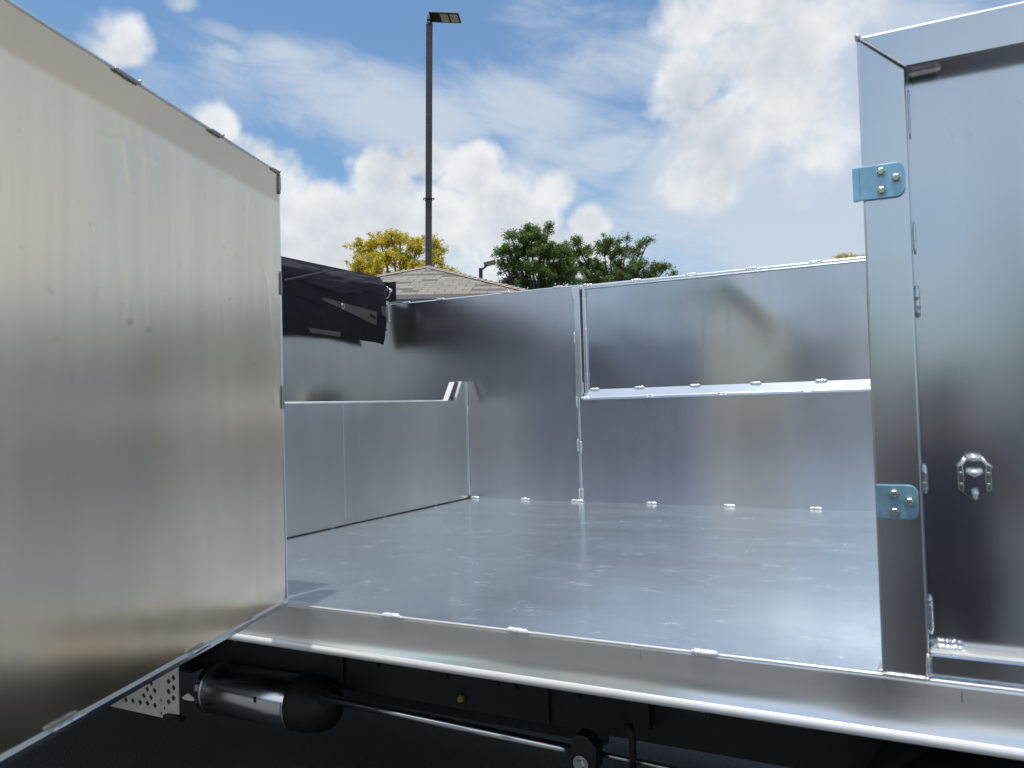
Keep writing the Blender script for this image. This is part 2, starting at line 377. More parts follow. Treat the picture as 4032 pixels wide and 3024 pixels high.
for x in (-1.72, -1.61, -1.342, -1.055, -.762, -.47, -.17): bead((x-.028, W+.006, H-.004), (x+.028, W+.006, H-.004), .0085, farw)
for x in (-1.595, -1.347, -1.058, -.764, -.468, -.16): bead((x-.026, W+.019, .594), (x+.026, W+.019, .594), .0075, farw)
for x in (-1.64, -1.289, -.917, -.527, -.12): bead((x-.026, W-.003, .549), (x+.026, W-.003, .549), .0075, farw)
for x, z in ((-1.691, .87), (-1.688, .53), (-1.69, .30), (-1.671, .29), (-1.689, .04), (-1.67, .04), (-1.65, .60), (-1.691, 1.11)): bead((x, W-.005, z-.03), (x, W-.005, z+.03), .005, farw)
for x, z in ((-1.63, .90), (-1.63, .66), (-1.63, 1.10)): bead((x, W+.01, z-.02), (x, W+.01, z+.02), .0045, farw)

# cross partition with the raised end and slot guide at the far wall
pt = MB()
pt.extrude([(.065,0),(W-.003,0),(W-.003,.665),(2.243,.665),(2.180,.556),(.065,.556)], 'x', XP-.03, XP)
part = pt.build('partition', A_WARM, truck, bevel=.0025)
box('partition_seam', (XP, 1.212, .03), (XP+.0015, 1.2145, .55), A_EDGE, part)
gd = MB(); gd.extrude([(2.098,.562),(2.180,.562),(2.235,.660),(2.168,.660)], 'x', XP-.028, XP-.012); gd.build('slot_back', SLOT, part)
for a, b in (((2.092,.556), (2.165,.660)), ((2.172,.556), (2.238,.662))):
    gm = MB(); gm.extrude([(a[0]-.0038,a[1]),(a[0]+.0038,a[1]),(b[0]+.0038,b[1]),(b[0]-.0038,b[1])], 'x', XP-.03, XP+.002); gm.build('slot_guide', A_LIP, part)
for z in (.045, .5): bead((XP+.004, W-.006, z-.03), (XP+.004, W-.006, z+.03), .006, part)
box('corner_angle', (XP-.003, W-.010, .02), (XP+.008, W-.003, .66), A_EDGE, part, bevel=.002)
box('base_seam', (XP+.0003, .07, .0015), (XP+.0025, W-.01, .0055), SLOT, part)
for y in (.62, 1.12, 1.5, 1.95): bead((XP+.003, y-.014, .004), (XP+.003, y+.014, .004), .003, part, A_SOOT)
cpm = MB(); cpm.tube([(XP-.002, .07, .5555), (XP-.002, 2.085, .5555)], .0045, 10); cpm.build('top_cap', A_LIP, part)

# front bulkhead
bk = MB(); bk.grid(lambda u, v: (XB+.0015*noise.noise(Vector((u*5, v*3, 8)))+.0, .0+W*u, 1.162*v), 60, 40)
bk.quad((XB-.04,0,0),(XB-.04,W+.035,0),(XB-.04,W+.035,1.162),(XB-.04,0,1.162)); bk.quad((XB,0,1.162),(XB,W,1.162),(XB-.04,W+.035,1.162),(XB-.04,0,1.162))
bulk = bk.build('front_bulkhead', A_WARM, truck, fix=False)
bead((XB+.004, W-.004, 1.04), (XB+.004, W-.004, 1.15), .006, bulk)
bead((XB+.004, 2.24, 1.164), (XB+.004, W, 1.164), .006, bulk)

# rolled tarp on its bar above the bulkhead
tarp = empty('tarp'); tarp.parent = truck
def rollf(u, v):
    y = .1+2.06*u; an = 2*math.pi*v
    r = .064+.020*noise.noise(Vector((y*4, math.cos(an)*1.2, math.sin(an)*1.2)))+.010*noise.noise(Vector((y*11, math.cos(an)*3, math.sin(an)*3)))
    r *= 1-.35*max(0, (y-2.08)/.08)**2
    return (XB+.045+r*math.cos(an), y, 1.215+r*math.sin(an)*.95-.006*math.sin(y*5))
rm = MB(); rm.grid(rollf, 160, 40); rm.build('rolled_canvas', ROLL, tarp, fix=False)
def flapf(u, v, y0=.1, y1=2.165, z0=1.235, depth=.32, off=.108):
    y = y0+(y1-y0)*u
    zb = .915-.012*math.sin((y-1)*6)-.022*(y-1.4) - .01*noise.noise(Vector((y*5, 0, 0)))
    z = z0+(zb-z0)*v
    x = XB+off+.016*noise.noise(Vector((y*3.2+v*1.5, v*2.2, 4)))+.007*noise.noise(Vector((y*9-v*4, v*5, 7)))-.03*v*v-.035*(1-v)**3
    return (x, y-.03*v*u**20, z)
fl = MB(); fl.grid(flapf, 160, 40); fo = fl.build('hanging_flap', TARP, tarp, fix=False)
s_ = fo.modifiers.new('thick', 'SOLIDIFY'); s_.thickness = .002
def strip(u, v, y0, y1, za0, za1, zb0, zb1, off):
    y = y0+(y1-y0)*u; zt = za0+(za1-za0)*u; zb = zb0+(zb1-zb0)*u; z = zt+(zb-zt)*v
    w = (1.235-z)/.32
    x, _, _ = flapf((y-.1)/2.065, max(0, min(1, w)))
    return (x+off, y, z)
for a in ((1.60, 2.06, 1.112, 1.075, 1.095, 1.000, .0035), (2.10, 2.15, 1.115, 1.113, 1.085, .985, .0035), (1.35, 1.75, .948, .94, .928, .915, .0035)):
    b_ = MB(); b_.grid(lambda u, v: strip(u, v, *a), 24, 6); b_.build('thin_mesh_strip', TARP_THIN, tarp, fix=False)
def fold(u, v):
    y = 1.30+.40*u; z0 = 1.16+.11*u+.010*(v-.5); x, _, _ = flapf((y-.1)/2.065, .15)
    return (XB+.116+.004*math.sin(v*math.pi)-.022*u*u, y, z0)
fb = MB(); fb.grid(fold, 30, 4); fb.build('folded_edge', fabric('grey_webbing', (.05,.052,.06)), tarp, fix=False)
def edgef(u, v):  # overlapping diagonal hem
    y = 1.2+.95*u; z = 1.135-.155*u+.012*(v-.5)
    x, _, _ = flapf((y-.1)/2.065, (1.235-z)/.32)
    return (x+.006*math.sin(v*math.pi)+.001, y, z)
fb = MB(); fb.grid(edgef, 40, 4); fb.build('hem', TARP, tarp, fix=False)
gr = MB(); cx, cy, cz = XB+.118, 1.735, 1.075
gr.tube([(cx, cy+.010*math.cos(a*math.pi/8), cz+.013*math.sin(a*math.pi/8)) for a in range(17)], .004, 8, cap=False); gr.build('grommet', BRASS, tarp)
bar = MB(); bar.extrude([(XB-.05,1.262),(XB+.035,1.272),(XB+.03,1.300),(XB-.02,1.312),(XB-.06,1.295)], 'y', .05, 2.19); bar.build('wind_deflector', BLACK, tarp, bevel=.002)
rl = MB(); rl.tube([(XB+.03, .05, 1.212), (XB+.03, 2.24, 1.212)], .036, 20); rl.build('roller_bar', BLACK, tarp)
hb = MB(); hb.tube([(XB+.03, 2.222, 1.212), (XB+.03, 2.232, 1.212)], [.039,.039], 20); hb.tube([(XB+.060, 2.228, 1.222), (XB+.076, 2.228, 1.222)], .011, 8); hb.build('roller_hub', STEEL, tarp)
br = MB(); br.extrude([(2.238,1.150),(2.246,1.278),(2.300,1.292),(2.312,1.150)], 'x', XB-.02, XB-.008); br.box((XB-.02, 2.300, 1.166), (XB+.055, 2.310, 1.286)); br.build('end_bracket', BLACK, tarp, bevel=.002)
for z in (1.195, 1.25):
    b_ = MB(); b_.tube([(XB-.008, 2.285, z), (XB-.001, 2.285, z)], .008, 8); b_.build('bracket_bolt', BOLT, tarp)

# near side: fixed panel left of the door, frame and recessed panel right of it
nl = MB(); nl.box((-2.9, .0, .0005), (-1.640, .06, HN)); nl.build('near_front_panel', A_WALL, truck, bevel=.003)
PX0, PX1 = -.108, -.029
post = MB(); post.extrude([(PX0, .0015), (PX1, .0015), (PX1, HN-.076), (PX0, HN)], 'y', 0, .062)
frame = post.build('side_frame_post', A_FRAME, truck, bevel=.004)
hd = MB(); hd.extrude([(PX0+.001, HN), (PX1+.001, HN-.076), (2.2, HN-.076), (2.2, HN)], 'y', 0, .062)
hdr = hd.build('side_frame_header', A_FRAME, truck, bevel=.004)
bt = MB(); bt.extrude([(PX1+.0005, .008), (2.2, .008), (2.2, .046), (PX1+.0005, .046)], 'y', .003, .062)
btr = bt.build('side_frame_bottom_rail', A_FRAME, truck, bevel=.004)
rtm = MB(); rtm.extrude([(.006,.0455),(.008,.0478),(.013,.0492),(.056,.0500),(.056,.0455)], 'x', PX1+.002, 2.2, smooth_edges=(0,1,2)); rtm.build('rail_top', A_LIP, btr)
def pan(u, v):
    x = PX1-.01+2.2*u; z = .03+1.10*v
    dy = .0022*noise.noise(Vector((x*2.2, z*1.4, 3)))+.0008*noise.noise(Vector((x*6, z*4, 1)))
    return (x, .052+dy, z)
pn = MB(); pn.grid(pan, 200, 120); panel = pn.build('recessed_panel', A_PANEL, truck, fix=False)
box('panel_back', (PX1-.01, .058, .03), (2.19, .062, 1.13), A_WALL, panel)
bead((PX0+.004, -.001, HN-.003), (PX1+.002, -.001, HN-.074), .0022, hdr)
bead((PX0-.001, -.001, HN-.001), (PX0+.005, -.001, HN-.002), .008, hdr)
bead((PX1+.003, .03, HN-.079), (PX1+.06, .03, HN-.079), .007, hdr)
bead((PX0+.0, -.002, .002), (PX1+.0, -.002, .001), .005, frame)
bead((PX0-.003, .004, .004), (PX0-.002, .05, .004), .005, frame)
bead((PX1-.003, .002, .004), (PX1-.002, .002, .046), .005, btr)
bead((PX1+.006, .035, .050), (PX1+.058, .035, .050), .0095, btr)
for z0, z1, r in ((1.00, 1.09, .0022), (.66, .72, .006), (.33, .385, .006), (.07, .14, .006), (.78, .84, .003)):
    bead((PX1+.004, .044, z0), (PX1+.004, .044, z1), r, frame, A_FRAME)
# hinge plates on the post
def hinge(z0, z1, xl=-.112, leaf=True):
    h = empty('hinge'); h.parent = truck
    r = .014; pts = [(xl, z0+.001), (-.055, z0)]
    for k in range(7):
        a = -math.pi/2+k*math.pi/12; pts.append((-.051+r*math.cos(a)*1.1, z0+r*1.2+r*1.2*math.sin(a)))
    for k in range(7):
        a = k*math.pi/12; pts.append((-.051+r*math.cos(a)*1.1, z1-r*1.2+r*1.2*math.sin(a)))
    pts += [(xl, z1)]
    m = MB(); m.extrude(pts, 'y', -.0062, -.0012); m.build('hinge_plate', ZINC, h, bevel=.0012)
    if leaf:
      k = MB(); k.extrude([(-.1235, -.010), (-.112, -.0062), (-.1115, .0), (-.121, .004), (-.1245, -.002)], 'z', z0+.0005, z1-.0005)
      k.build('hinge_leaf', ZINC, h, bevel=.0012)
    zm = (z0+z1)/2
    for bx, bz in ((-.075, z1-.015), (-.050, zm+.002), (-.075, z0+.014)):
        b = MB(); b.tube([(bx, -.0062, bz), (bx, -.0085, bz)], .0086, 16)
        b.tube([(bx, -.0085, bz), (bx, -.0140, bz), (bx, -.0152, bz)], [.0069, .0069, .0052], 6, smooth=False)
        b.build('bolt', BOLT, h)
hinge(.880, .944); hinge(.288, .350, -.106, False)
# hold back catch on the recessed panel
la = empty('latch'); la.parent = truck
lx, lz, ly = .0555, .362, .046
hexa = [(-.0265,-.022),(0,-.043),(.027,-.022),(.027,.021),(.015,.030),(-.013,.030),(-.0265,.021)]
m = MB(); m.extrude([(lx+a, lz+b) for a, b in hexa], 'y', ly-.004, ly); m.build('latch_plate', A_PANEL, la, bevel=.001)
for s in (-1, 1):
    m = MB()
    m.extrude([(lx+s*.0265, lz-.023), (lx+s*.0265, lz+.021), (lx+s*.019, lz+.025), (lx+s*.016, lz+.004), (lx+s*.018, lz-.026)], 'y', ly-.014, ly-.004)
    m.build('latch_cheek', A_FRAME, la, bevel=.0015)
    for z in (.008, -.012):
        b = MB(); b.tube([(lx+s*.0215, ly-.014, lz+z), (lx+s*.0215, ly-.0165, lz+z)], [.0035,.002], 8); b.build('rivet', BOLT, la)
m = MB(); m.tube([(lx-.012, ly-.014, lz+.035), (lx+.012, ly-.014, lz+.035)], .0055, 12)
m.tube([(lx-.013, ly-.012, lz+.034), (lx-.019, ly-.010, lz+.024), (lx-.026, ly-.008, lz+.019)], .0032, 8); m.tube([(lx+.013, ly-.012, lz+.034), (lx+.019, ly-.010, lz+.024), (lx+.027, ly-.008, lz+.018)], .0032, 8)
m.build('latch_hook', A_WELD, la)
m = MB(); m.tube([(lx-.012, ly-.016, lz+.012), (lx, ly-.019, lz+.008), (lx+.012, ly-.016, lz+.012)], [.005,.007,.005], 12); m.build('latch_tongue', A_WELD, la)
m = MB(); m.tube([(lx, ly-.006, lz-.024), (lx, ly-.014, lz-.028), (lx, ly-.008, lz-.040)], [.006,.006,.003], 12); m.build('latch_tip', A_WELD, la)

# ------------------------------------------------------------------ the open side door
door = empty('door'); door.parent = truck
TH = .3275; DO = Vector((-1.5693, 0, 0)); DD = Vector((math.sin(TH), -math.cos(TH), 0)); DN = Vector((math.cos(TH), math.sin(TH), 0))
DL, DH = 1.42, 1.172
def dp(s, z, n=0): return DO + DD*s + DN*n + Vector((0, 0, z))
def ridge(s, z, path, w, a):
    d = 9
    for (s0, z0), (s1, z1) in zip(path, path[1:]):
        vx, vz = s1-s0, z1-z0; L = vx*vx+vz*vz; t = max(0, min(1, ((s-s0)*vx+(z-z0)*vz)/L))
        d = min(d, math.hypot(s-s0-t*vx, z-z0-t*vz))
    return a*math.exp(-(d/w)**2)
RID = [([(.735,1.03),(.665,1.045),(.655,.97)], .006, .0011), ([(.60,.97),(.598,1.035),(.56,1.035)], .006, .0009), ([(.66,.80),(.66,.70)], .006, .0009), ([(.60,.80),(.60,.69)], .006, .0009),
       ([(.18,1.075),(.16,1.04),(.13,.95),(.08,.86),(.06,.70),(.055,.55)], .007, .0013), ([(.30,1.075),(.27,1.072)], .005, .0009), ([(.06,1.07),(.04,1.062),(.035,1.03)], .005, .0009)]
def dsheet(u, v):
    s = DL*u; z = .004+(DH-.006)*v
    n = .0026*noise.noise(Vector((s*2.4, z*1.3, 2)))+.0007*noise.noise(Vector((s*7, z*3, 5)))
    zt = 1.092-.012*s
    if z > zt: n += .012*(z-zt)
    zb = .16+.05*s
    if z < zb: n -= .10*(zb-z)**2
    for path, w, a in RID: n += .7*ridge(s, z, path, w, a)
    return dp(s, z, n)
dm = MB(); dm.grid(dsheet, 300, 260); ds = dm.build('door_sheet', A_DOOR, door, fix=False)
def dbox(name, s0, s1, z0, z1, n0, n1, m, parent=None, bevel=.002):
    b = MB(); c = [dp(s, z, n) for n in (n0, n1) for z in (z0, z1) for s in (s0, s1)]
    k = len(b.v); b.v += [tuple(p) for p in c]
    for f in ((0,1,3,2),(4,6,7,5),(0,4,5,1),(2,3,7,6),(0,2,6,4),(1,5,7,3)): b.f.append(f); b.sm.append(False)
    return b.build(name, m, parent or door, bevel=bevel)
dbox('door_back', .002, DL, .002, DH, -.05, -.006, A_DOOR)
dbox('hinge_edge', -.006, .0015, 0, DH-.002, -.05, .0015, A_EDGE)
dbox('bottom_edge', 0, DL, -.002, .011, -.05, .0035, A_FRAME)
dbox('top_edge', 0, DL, DH-.003, DH+.002, -.05, .0045, A_EDGE)
for s0, s1 in ((.0, .05), (.30, .36), (.62, .70), (.98, 1.05), (1.25, 1.3)):
    bead(dp(s0, DH-.002, .005), dp(s1, DH-.002, .005), .0042, ds, A_SOOT)
    bead(dp(s0+.002, DH+.002, .006), dp(s0+.008, DH+.002, .006), .004, ds)
bead(dp(.002, DH-.06, .004), dp(.002, DH-.005, .004), .005, ds, A_SOOT)
for z in (.56, .87): bead(dp(.001, z-.035, .003), dp(.001, z+.03, .003), .003, ds, A_SOOT)
for s0, s1 in ((.40, .47), (.80, .88), (.17, .21)):
    bead(dp(s0, .011, .006), dp(s1, .011, .006), .005, ds, A_FRAME)

# ------------------------------------------------------------------ under the bed
YR = .75
rail = MB(); rail.box((-4.5, YR, -.53), (3.4, YR+.07, -.14)); r1 = rail.build('chassis_rail', BLACK, truck, bevel=.004)
rail = MB(); rail.box((-4.5, 1.53, -.53), (3.4, 1.6, -.14)); rail.build('chassis_rail', BLACK, truck, bevel=.004)
for x in (-2.2, -1.85, -1.55, -1.35, -1.28, -1.05, -1.0):
    for z in (-.26, -.33, -.42):
        if random.random() < .75:
            b = MB(); b.tube([(x, YR, z), (x, YR-.010, z)], .009, 6, smooth=False); b.build('frame_bolt', BLACK, r1)
for x in (-2.02, -1.17): box('rail_stiffener', (x, YR-.012, -.52), (x+.018, YR, -.13), BLACK, r1)
b = MB(); b.tube([(-1.487, YR, -.487), (-1.487, YR-.02, -.487)], [.014,.010], 12); b.build('yellow_plug', YELLOWP, r1)
for x in (-2.6, -1.9, -1.2, -.5, .2): box('cross_member', (x, .03, -.14), (x+.06, 2.27, -.0305), BLACK, truck)
box('far_side_light_block', (-3.4, 1.95, -.93), (-.6, 2.28, -.11), DARKGREY, truck, bevel=.01)  # added box, keeps far-side light off the ground below the bed
box('inner_guard', (-2.8, 1.60, -.94), (-1.3, 1.63, -.53), DARKGREY, truck)
muf = empty('muffler'); muf.parent = truck
m = MB(); m.tube([(-2.635, .68, -.583), (-2.622, .68, -.583), (-2.165, .68, -.576), (-2.160, .68, -.576)], [.085, .098, .098, .098], 40); m.build('canister', CAN, muf)
m = MB(); m.tube([(-2.160, .68, -.576), (-2.11, .68, -.575), (-2.04, .66, -.565), (-2.0, .63, -.542), (-1.965, .6, -.510)], [.100, .102, .09, .065, .03], 32); m.build('end_cone', RUST, muf)
for x in (-2.60, -2.17):
    m = MB(); m.tube([(x, .68, -.5825), (x+.012, .68, -.5823)], [.1000,.1000], 40); m.build('band_clamp', STEEL, muf)
m = MB(); m.tube([(-2.30, .588, -.545), (-2.296, .584, -.565)], .006, 6); m.build('drain_mark', BLACK, muf)
m = MB(); m.tube([(-1.985, .6, -.506), (-1.0, .6, -.526)], .017, 16); m.build('exhaust_pipe', CAN, truck)
m = MB(); m.tube([(-.93, .6, -.521), (-.825, .6, -.524)], .008, 12); m.tube([(-.812, .6, -.523), (-.68, .6, -.527)], .008, 12); m.build('brake_rod', STEEL, truck)
m = MB(); m.extrude([(-1.00,-.555),(-.92,-.56),(-.915,-.49),(-.95,-.46),(-.985,-.46),(-1.0,-.50)], 'y', .56, .62); pb = m.build('pivot_bracket', BLACK, truck, bevel=.006)
m = MB(); m.tube([(-.964, .56, -.540), (-.964, .552, -.540)], .024, 20); m.tube([(-.966, .552, -.541), (-.966, .540, -.541)], [.016,.014], 6, smooth=False); m.build('pivot_bolt', STEEL, pb)
m = MB(); m.tube([(-.818, .6, -.60), (-.818, .6, -.46), (-.83, .6, -.42)], [.009,.011,.014], 12); m.build('rod_clevis', BLACK, truck)
box('hanging_bracket', (-.87, .70, -.47), (-.80, .74, -.13), BLACK, truck)
PM_ = plain('pale_paint_mark', (.25,.27,.2))
for a_, b_ in (((-.815, .695, -.31), (-.812, .699, -.27)), ((-.806, .695, -.37), (-.802, .699, -.34))): box('paint_mark', a_, b_, PM_, truck)
# perforated guard with diamond holes
outline = [(-3.30,-.71),(-2.796,-.708),(-2.796,-.685),(-2.730,-.682),(-2.728,-.30),(-3.30,-.30)]
holes = [(-3.053,-.669),(-3.009,-.667),(-2.963,-.666),(-2.918,-.664),(-2.873,-.665),(-2.918,-.606),(-2.873,-.606),(-2.896,-.636),(-2.894,-.578),(-2.94,-.636),(-2.94,-.578),
         (-2.789,-.557),(-2.760,-.579),(-2.790,-.598),(-2.762,-.620),(-2.790,-.639),(-2.760,-.539),(-2.985,-.606)]
loops = [outline] + [[(x-.0135,z),(x,z-.0135),(x+.0135,z),(x,z+.0135)] for x, z in holes]
for x, z, r in ((-2.835,-.640,.006),(-2.815,-.668,.005),(-2.835,-.692,.006)): loops.append([(x+r*math.cos(k*math.pi/5), z+r*math.sin(k*math.pi/5)) for k in range(10)])
bm = bmesh.new(); edges = []
for L in loops:
    vs = [bm.verts.new((p[0], .6, p[1])) for p in L]
    edges += [bm.edges.new((vs[i], vs[(i+1) % len(vs)])) for i in range(len(vs))]
bmesh.ops.triangle_fill(bm, use_beauty=True, use_dissolve=False, edges=edges, normal=(0, -1, 0))
r_ = bmesh.ops.extrude_face_region(bm, geom=bm.faces[:])
bmesh.ops.translate(bm, verts=[v for v in r_['geom'] if isinstance(v, bmesh.types.BMVert)], vec=(0, .003, 0))
bmesh.ops.recalc_face_normals(bm, faces=bm.faces)
me = bpy.data.meshes.new('perforated_guard'); bm.to_mesh(me); bm.free(); me.materials.append(CREAM)
guard = bpy.data.objects.new('perforated_guard', me); COL.objects.link(guard); guard.parent = truck
box('guard_foot', (-2.80, .58, -.70), (-2.70, .61, -.686), BLACK, truck)
m = MB(); m.extrude([(-2.70,-.605),(-2.665,-.585),(-2.64,-.597),(-2.615,-.60),(-2.64,-.612),(-2.69,-.612)], 'y', .59, .595); m.build('bracket_tab', CREAM, truck)
for x, z in ((-2.42,-.14), (-1.98,-.17)):
    m = MB(); m.tube([(x, .2, -.12), (x, .2, -.20)], .004, 6); m.build('hanger_bolt', BOLT, truck)
# rear dual wheel and front wheel
def wheel(x, y0, y1):
    w = empty('wheel'); w.parent = truck; zc = -.62
    t_ = MB(); yc = (y0+y1)/2; hw = (y1-y0)/2; n = 48
    prof = [(-.55,.25),(-.95,.29),(-1,.36),(-.93,.43),(-.8,.455),(.8,.455),(.93,.43),(1,.36),(.95,.29),(.55,.25)]
    for k in range(n):
        for a, r in prof: an = 2*math.pi*k/n; t_.v.append((x+r*math.cos(an), yc+a*hw, zc+r*math.sin(an)))
    q = len(prof)
    for k in range(n):
        for j in range(q-1): t_.f.append((k*q+j, k*q+j+1, ((k+1)%n)*q+j+1, ((k+1)%n)*q+j)); t_.sm.append(True)
    t_.build('tyre', RUBBER, w)
    r_ = MB(); r_.tube([(x, yc-hw*.5, zc), (x, yc-hw*.2, zc), (x, yc+hw*.5, zc)], [.255,.25,.25], 32); r_.tube([(x, yc-hw*.9, zc), (x, yc, zc)], [.07,.09], 20); r_.build('rim', STEEL, w)
for xx in (.22,):
    for a, b in ((.10,.34),(.38,.62),(1.7,1.94),(1.98,2.22)): wheel(xx, a, b)
box('front_mount', (-3.3, .85, -.62), (-2.95, 1.95, -.1), BLACK, truck)

cab = MB(); cab.extrude([(-2.955,-.55),(-2.955,1.12),(-4.35,1.12),(-4.75,.45),(-5.3,.35),(-5.35,-.55)], 'y', .05, 2.25)  # cab out of view, added so its shade covers the ground
cb_ = cab.build('cab', plain('dark_cab_paint', (.05,.055,.065), .3, 0, 0, 10, .05, .6), truck, bevel=.05)
box('side_window', (-4.2, .035, .35), (-3.4, .049, .95), plain('cab_glass', (.02,.025,.03), .08), cb_)
for a, b in (((.02,.30)),((2.0,2.28))): wheel(-4.6, a, b)
# ------------------------------------------------------------------ background
Fw = -CW.col[2].xyz; Rw = CW.col[0].xyz; Uw = CW.col[1].xyz
def at(u, v, dist):
    """point at horizontal distance dist along the sight line through photo pixel (u, v)"""
    d = Fw + Rw*((u-2016)/FPX) - Uw*((v-1512)/FPX); h = math.hypot(d.x, d.y)
    return CW.translation + d*(dist/h)

# kiosk with shingled pyramid roof
def shingle():
    m, t, b = mat('shingles')
    uv = t.add('ShaderNodeUVMap').outputs[0]
    br = t.add('ShaderNodeTexBrick'); t.put(br.inputs['Vector'], uv)
    br.inputs['Scale'].default_value = 1; br.inputs['Brick Width'].default_value = .42; br.inputs['Row Height'].default_value = .25
    br.inputs['Mortar Size'].default_value = .010; br.inputs['Mortar Smooth'].default_value = .1; br.offset = .5; br.squash = 1
    br.inputs['Color1'].default_value = (0,0,0,1); br.inputs['Color2'].default_value = (1,1,1,1); br.inputs['Mortar'].default_value = (.5,.5,.5,1)
    rnd = t.sep(br.outputs['Color'])[0]
    xx, yy, _ = t.sep(uv)
    # dark tabs come in short runs, stepped from row to row
    row = t.m('FLOOR', t.m('DIVIDE', yy, .25))
    cell = t.comb(t.m('FLOOR', t.m('DIVIDE', t.m('MULTIPLY_ADD', row, .21, xx), .42)), row, 0)
    nz = t.noise(t.v('MULTIPLY', cell, (.42, .62, 1)), 1.0, 2, .5)
    dark = t.mapr(nz, .56, .575)
    base = t.mix(t.mapr(rnd, 0, 1), (.225,.203,.178,1), (.275,.25,.22,1))
    c = t.mix(t.m('MULTIPLY', dark, .9), base, (.10,.095,.10,1))
    gr = t.noise(uv, 90, 3, .6)
    c = t.mix(t.mapr(gr, .3, .7), t.mix(.25, c, (.1,.09,.08,1)), c)
    c = t.mix(br.outputs['Fac'], c, (.09,.08,.07,1))
    t.put(b.inputs['Base Color'], c); b.inputs['Roughness'].default_value = .9
    bp = t.add('ShaderNodeBump'); bp.inputs['Distance'].default_value = .01
    fr = t.m('FRACT', t.m('DIVIDE', yy, .25))
    t.put(bp.inputs['Height'], t.m('ADD', t.m('MULTIPLY', fr, -.5), t.m('MULTIPLY', br.outputs['Fac'], -.6))); t.l.new(bp.outputs[0], b.inputs['Normal'])
    return m
SHING = shingle()
ap = at(1687, 1052, 22); kiosk = empty('kiosk', (ap.x, ap.y, 0))
tag(kiosk, 'small square building with a tan shingled pyramid roof below the tall lamp post', 'kiosk')
zap = ap.z; rise = 1.22; hwid = 3.15; rotk = .4849+math.radians(-7)
cr, sr = math.cos(rotk), math.sin(rotk)
def kp(a, b, z): return (a*cr-b*sr, a*sr+b*cr, z)
me = bpy.data.meshes.new('roof'); vs = [kp(-hwid,-hwid,zap-rise), kp(hwid,-hwid,zap-rise), kp(hwid,hwid,zap-rise), kp(-hwid,hwid,zap-rise), (0,0,zap)]
me.from_pydata(vs, [], [(0,1,4),(1,2,4),(2,3,4),(3,0,4),(3,2,1,0)]); uvl = me.uv_layers.new(name='UVMap')
sl_ = math.hypot(hwid, rise)
for p in me.polygons:
    if len(p.loop_indices) == 3:
        for li, c in zip(p.loop_indices, ((0,0),(2*hwid,0),(hwid,sl_))): uvl.data[li].uv = c
me.materials.append(SHING); roof = bpy.data.objects.new('roof', me); COL.objects.link(roof); roof.parent = kiosk
HIP = plain('hip_shingle', (.28,.245,.21), .9, 0, .004, 60, .2)
for sx, sy in ((-1,-1),(1,-1),(1,1),(-1,1)):
    m = MB(); n = 20; A = Vector((0,0,zap+.005)); B = Vector(kp(sx*hwid, sy*hwid, zap-rise+.01)); dirv = (B-A); side = dirv.cross(Vector((0,0,1))).normalized()*.11
    for i in range(n):
        p0 = A+dirv*(i/n); p1 = A+dirv*((i+1.08)/n); up_ = Vector((0,0,.035)); l0 = Vector((0,0,.022))
        m.quad(p0+side-Vector((0,0,.02)), p1+side-Vector((0,0,.008)), p1+up_+l0*.6, p0+up_-l0*.4); m.quad(p0-side-Vector((0,0,.02)), p0+up_-l0*.4, p1+up_+l0*.6, p1-side-Vector((0,0,.008)))
        m.quad(p1+side-Vector((0,0,.02)), p1+up_+l0*.6, p1-side-Vector((0,0,.02)))
    m.build('hip_cap', HIP, kiosk, fix=False)
FAS = plain('grey_fascia', (.33,.31,.29), .6); WALLP = plain('pale_blue_wall', (.33,.45,.52), .7, 0, .001, 8, .06)
def kbox(name, a, z0, z1, m, t_=None):
    b = MB()
    if t_ is None:
        for q in ((-a,-a,a,-a),(a,-a,a,a),(a,a,-a,a),(-a,a,-a,-a)):
            b.quad(kp(q[0],q[1],z0), kp(q[2],q[3],z0), kp(q[2],q[3],z1), kp(q[0],q[1],z1))
    return b.build(name, m, kiosk)
kbox('fascia', hwid+.01, zap-rise-.10, zap-rise-.004, FAS)
kbox('wall', hwid-.12, 0, zap-rise-.05, WALLP)
m = MB(); m.quad(kp(-hwid,-hwid,zap-rise-.09), kp(hwid,-hwid,zap-rise-.09), kp(hwid,hwid,zap-rise-.09), kp(-hwid,hwid,zap-rise-.09)); m.build('soffit', plain('soffit_paint', (.5,.55,.58)), kiosk)
m = MB(); m.box((-.16,-.16,zap-.09), (.16,.16,zap+.012)); m.build('flashing', plain('pale_flashing', (.6,.55,.5)), kiosk)

# tall lamp post rising through the roof
lamp = empty('lamp_post', (ap.x, ap.y, 0)); tag(lamp, 'tall dark square lamp post rising from the roof peak with a twin panel floodlight', 'lamp post')
zt = at(1689, 98, 22).z - 0; w_ = .088
rl_ = Matrix.Rotation(rotk+.25, 4, 'Z')
def lam(mb, name, m, bevel=.006, rot=rl_):
    o = mb.build(name, m, lamp, bevel=bevel); o.matrix_local = rot; return o
m = MB(); m.box((-w_,-w_,0), (w_,w_,zt)); lam(m, 'pole', BRONZE, .012)
zc_ = at(1686, 785, 22).z
m = MB(); m.box((-w_-.012,-w_-.012,zc_-.03),(w_+.012,w_+.012,zc_)); m.box((-.155,-w_-.03,zc_-.01),(.155,-w_-.015,zc_+.012)); m.box((-.155,-w_-.04,zc_-.05),(-.12,-w_-.005,zc_-.025)); m.box((.11,-w_-.04,zc_-.045),(.15,-w_-.005,zc_-.02)); lam(m, 'pole_strap', RUST, 0)
m = MB(); m.tube([(0,0,zt-.02),(0,0,zt+.03),(0,0,zt+.10),(0,0,zt+.16)], [.10,.085,.06,.05], 16); lam(m, 'tenon_cap', BLACK, 0)
